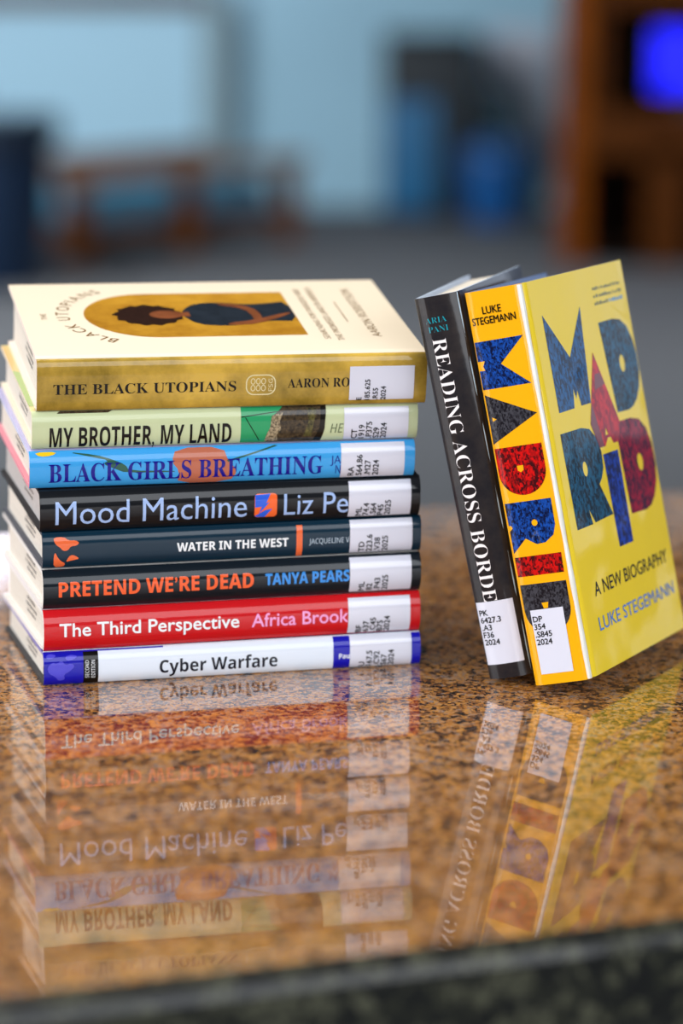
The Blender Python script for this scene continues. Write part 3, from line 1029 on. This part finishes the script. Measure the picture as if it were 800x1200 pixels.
# wooden settee with two blue cushions
s = thing('wooden_settee', 'low brown wooden settee with two blue seat cushions before the partition', 'settee', (-1.08, 10.25, -0.9), 0.86)
M_OAK = mat('oak_wood', '#7a4414', rough=.6, spec=.15, vary=.35, vary_scale=10)
LS = 1.35
for ux in (0.03, LS * .5, LS - .03):
    box('leg', ux - .045, ux + .045, 0.0, 0.07, 0, .33, M_OAK, s, .006)
    box('leg', ux - .045, ux + .045, .55, .62, 0, .33, M_OAK, s, .006)
box('arm_rail', -.05, LS + .05, -.02, .09, .33, .385, mat('rail_wood', '#8d6a4c', rough=.5, vary=.3, vary_scale=10), s, .008)
box('back_rail', -.05, LS + .05, .55, .64, .33, .40, M_OAK, s, .008)
box('seat_frame', 0, LS, .02, .6, .11, .15, M_OAK, s, .005)
M_CUSH = mat('blue_upholstery', '#3b7d9c', rough=.8, vary=.2, vary_scale=30)
for ux in (.1, LS * .5 + .06):
    box('seat_cushion', ux, ux + LS * .5 - .17, .05, .58, .15, .27, M_CUSH, s, .035)

# dark display cabinet and the blue bin by the wall
c = thing('dark_cabinet', 'tall dark cabinet with a teal lower front standing by the pale wall', 'cabinet', (0.40, 12.66, -0.9))
M_DK = mat('dark_teal_laminate', '#061a24', rough=.4)
box('cabinet_body', -.21, .24, -.18, .2, 0, .84, M_DK, c, .01)
box('teal_door', -.20, .04, -.2, -.18, .03, .56, mat('teal_laminate', '#1f6c9c', rough=.4), c, .006)
box('cabinet_top', -.22, .25, -.2, .22, .84, .87, M_DK, c, .008)
box('side_wing', .24, .42, -.05, .2, .30, .60, mat('dark_wing_laminate', '#234a5a', rough=.4), c, .02)
bb = thing('recycling_bin', 'short rounded blue bin between the dark cabinet and the bookcase', 'bin', (0.72, 12.25, -0.9))
from_bm('bin_body', lathe(bmesh.new(), [(.12, 0), (.13, .02), (.165, .30), (.165, .305), (.0001, .305)], 32), mat('blue_plastic', '#155a9e', rough=.4), bb, 40)
from_bm('bin_lid', lathe(bmesh.new(), [(.172, .29), (.175, .31), (.15, .36), (.07, .385), (.0001, .39)], 32), mat('blue_lid_plastic', '#12508c', rough=.4), bb, 60)
nb = tag(box('notice_sheet', 0.70, 1.02, 12.965, 12.99, -.66, -.02, mat('notice_paper', '#ccd3e0', rough=.6), None, .004), 'pale notice sheet on the back wall above the blue bin', 'notice')

# wooden bookcase and screen at right
k = thing('wooden_bookcase', 'tall orange brown wooden bookcase with dark openings at the right edge', 'bookcase', (0.90, 10.35, -0.9))
M_BC = mat('bookcase_wood', '#4d2604', rough=.6, spec=.08, vary=.35, vary_scale=9)
M_BCD = mat('bookcase_dark_wood', '#120803', rough=.7, spec=.05)
box('side_panel', 0, .09, 0, .4, 0, 2.0, mat('orange_bookcase_wood', '#7a3c04', rough=.6, spec=.08, vary=.35, vary_scale=9), k, .004)
box('side_panel', .34, .50, 0, .4, 0, .50, M_BC, k, .004)
box('side_panel', .96, 1.05, 0, .4, 0, 2.0, M_BC, k, .004)
box('back_panel', .09, .96, .37, .4, 0, 2.0, M_BCD, k)
box('shelf', .09, .96, .0, .37, .44, .63, M_BC, k, .004)
box('shelf', .09, .96, .02, .37, 1.05, 1.2, M_BC, k, .004)
box('shelf', .09, .96, .02, .37, .02, .08, M_BCD, k, .004)
box('divider', .09, .16, .02, .37, .63, 1.05, M_BC, k, .004)
sc_ = thing('monitor', 'monitor with a glowing deep blue screen standing on the wooden bookcase', 'monitor', (1.46, 10.5, -0.27))
from_bm('screen_frame', bx(bmesh.new(), -.21, .21, 0, .03, .06, .34, .01), mat('monitor_plastic', '#15151a', rough=.4), sc_, 40)
box('screen', -.195, .195, -.003, .001, .08, .325, emit('blue_screen_glow', '#0408ff', 1.0), sc_)
box('monitor_foot', -.08, .08, -.03, .09, 0, .062, mat('monitor_plastic', '#15151a', rough=.4), sc_, .004)

# ceiling luminaires, seen as glints in the polished stone
M_LAMP = emit('lamp_diffuser_glow', '#fff4e0', 14)
M_LAMPH = mat('lamp_housing', '#d0d0d0', rough=.4)


def luminaire(label, x0, x1, y0, y1, z, m=M_LAMP):
    t = thing('ceiling_light', label, 'ceiling light', ((x0 + x1) / 2, (y0 + y1) / 2, z), 0, 'ceiling lights over the hall')
    hx, hy = (x1 - x0) / 2, (y1 - y0) / 2
    box('lamp_housing', -hx - .02, hx + .02, -hy - .02, hy + .02, .01, .31, M_LAMPH, t)
    box('diffuser', -hx, hx, -hy, hy, 0, .012, m, t)


luminaire('broad square ceiling light above the settee on the left', -2.7, -1.44, 10.45, 11.75, 2.29, emit('panel_diffuser_glow', '#f2f0ff', 5))

# right wall, with an unseen window added for glare on the yellow cover
struct(box('wall_right', 3.4, 3.5, -3.5, 13.2, -0.9, 2.6, M_WALLW))
win = bpy.data.objects.new('added_window', None)
COL.objects.link(win)
win.location = (3.4, 2.8, 0.16)
struct(win)
for nm, a0, a1, c0, c1 in (('added_window_frame', -1.85, 1.85, -.06, 0), ('added_window_frame', -1.85, 1.85, 1.5, 1.56), ('added_window_frame', -1.85, -1.8, 0, 1.5), ('added_window_frame', 1.8, 1.85, 0, 1.5), ('added_window_frame', -.03, .03, 0, 1.5)):
    struct(box(nm, -.05, -.001, a0, a1, c0, c1, M_WHITEF if 'M_WHITEF' in globals() else mat('white_frame', '#e4e4e4', rough=.5), win))
struct(box('added_window_pane', -.02, -.008, -1.8, 1.8, 0, 1.5, emit('added_pane_glow', '#e6f0ff', 1.1), win))
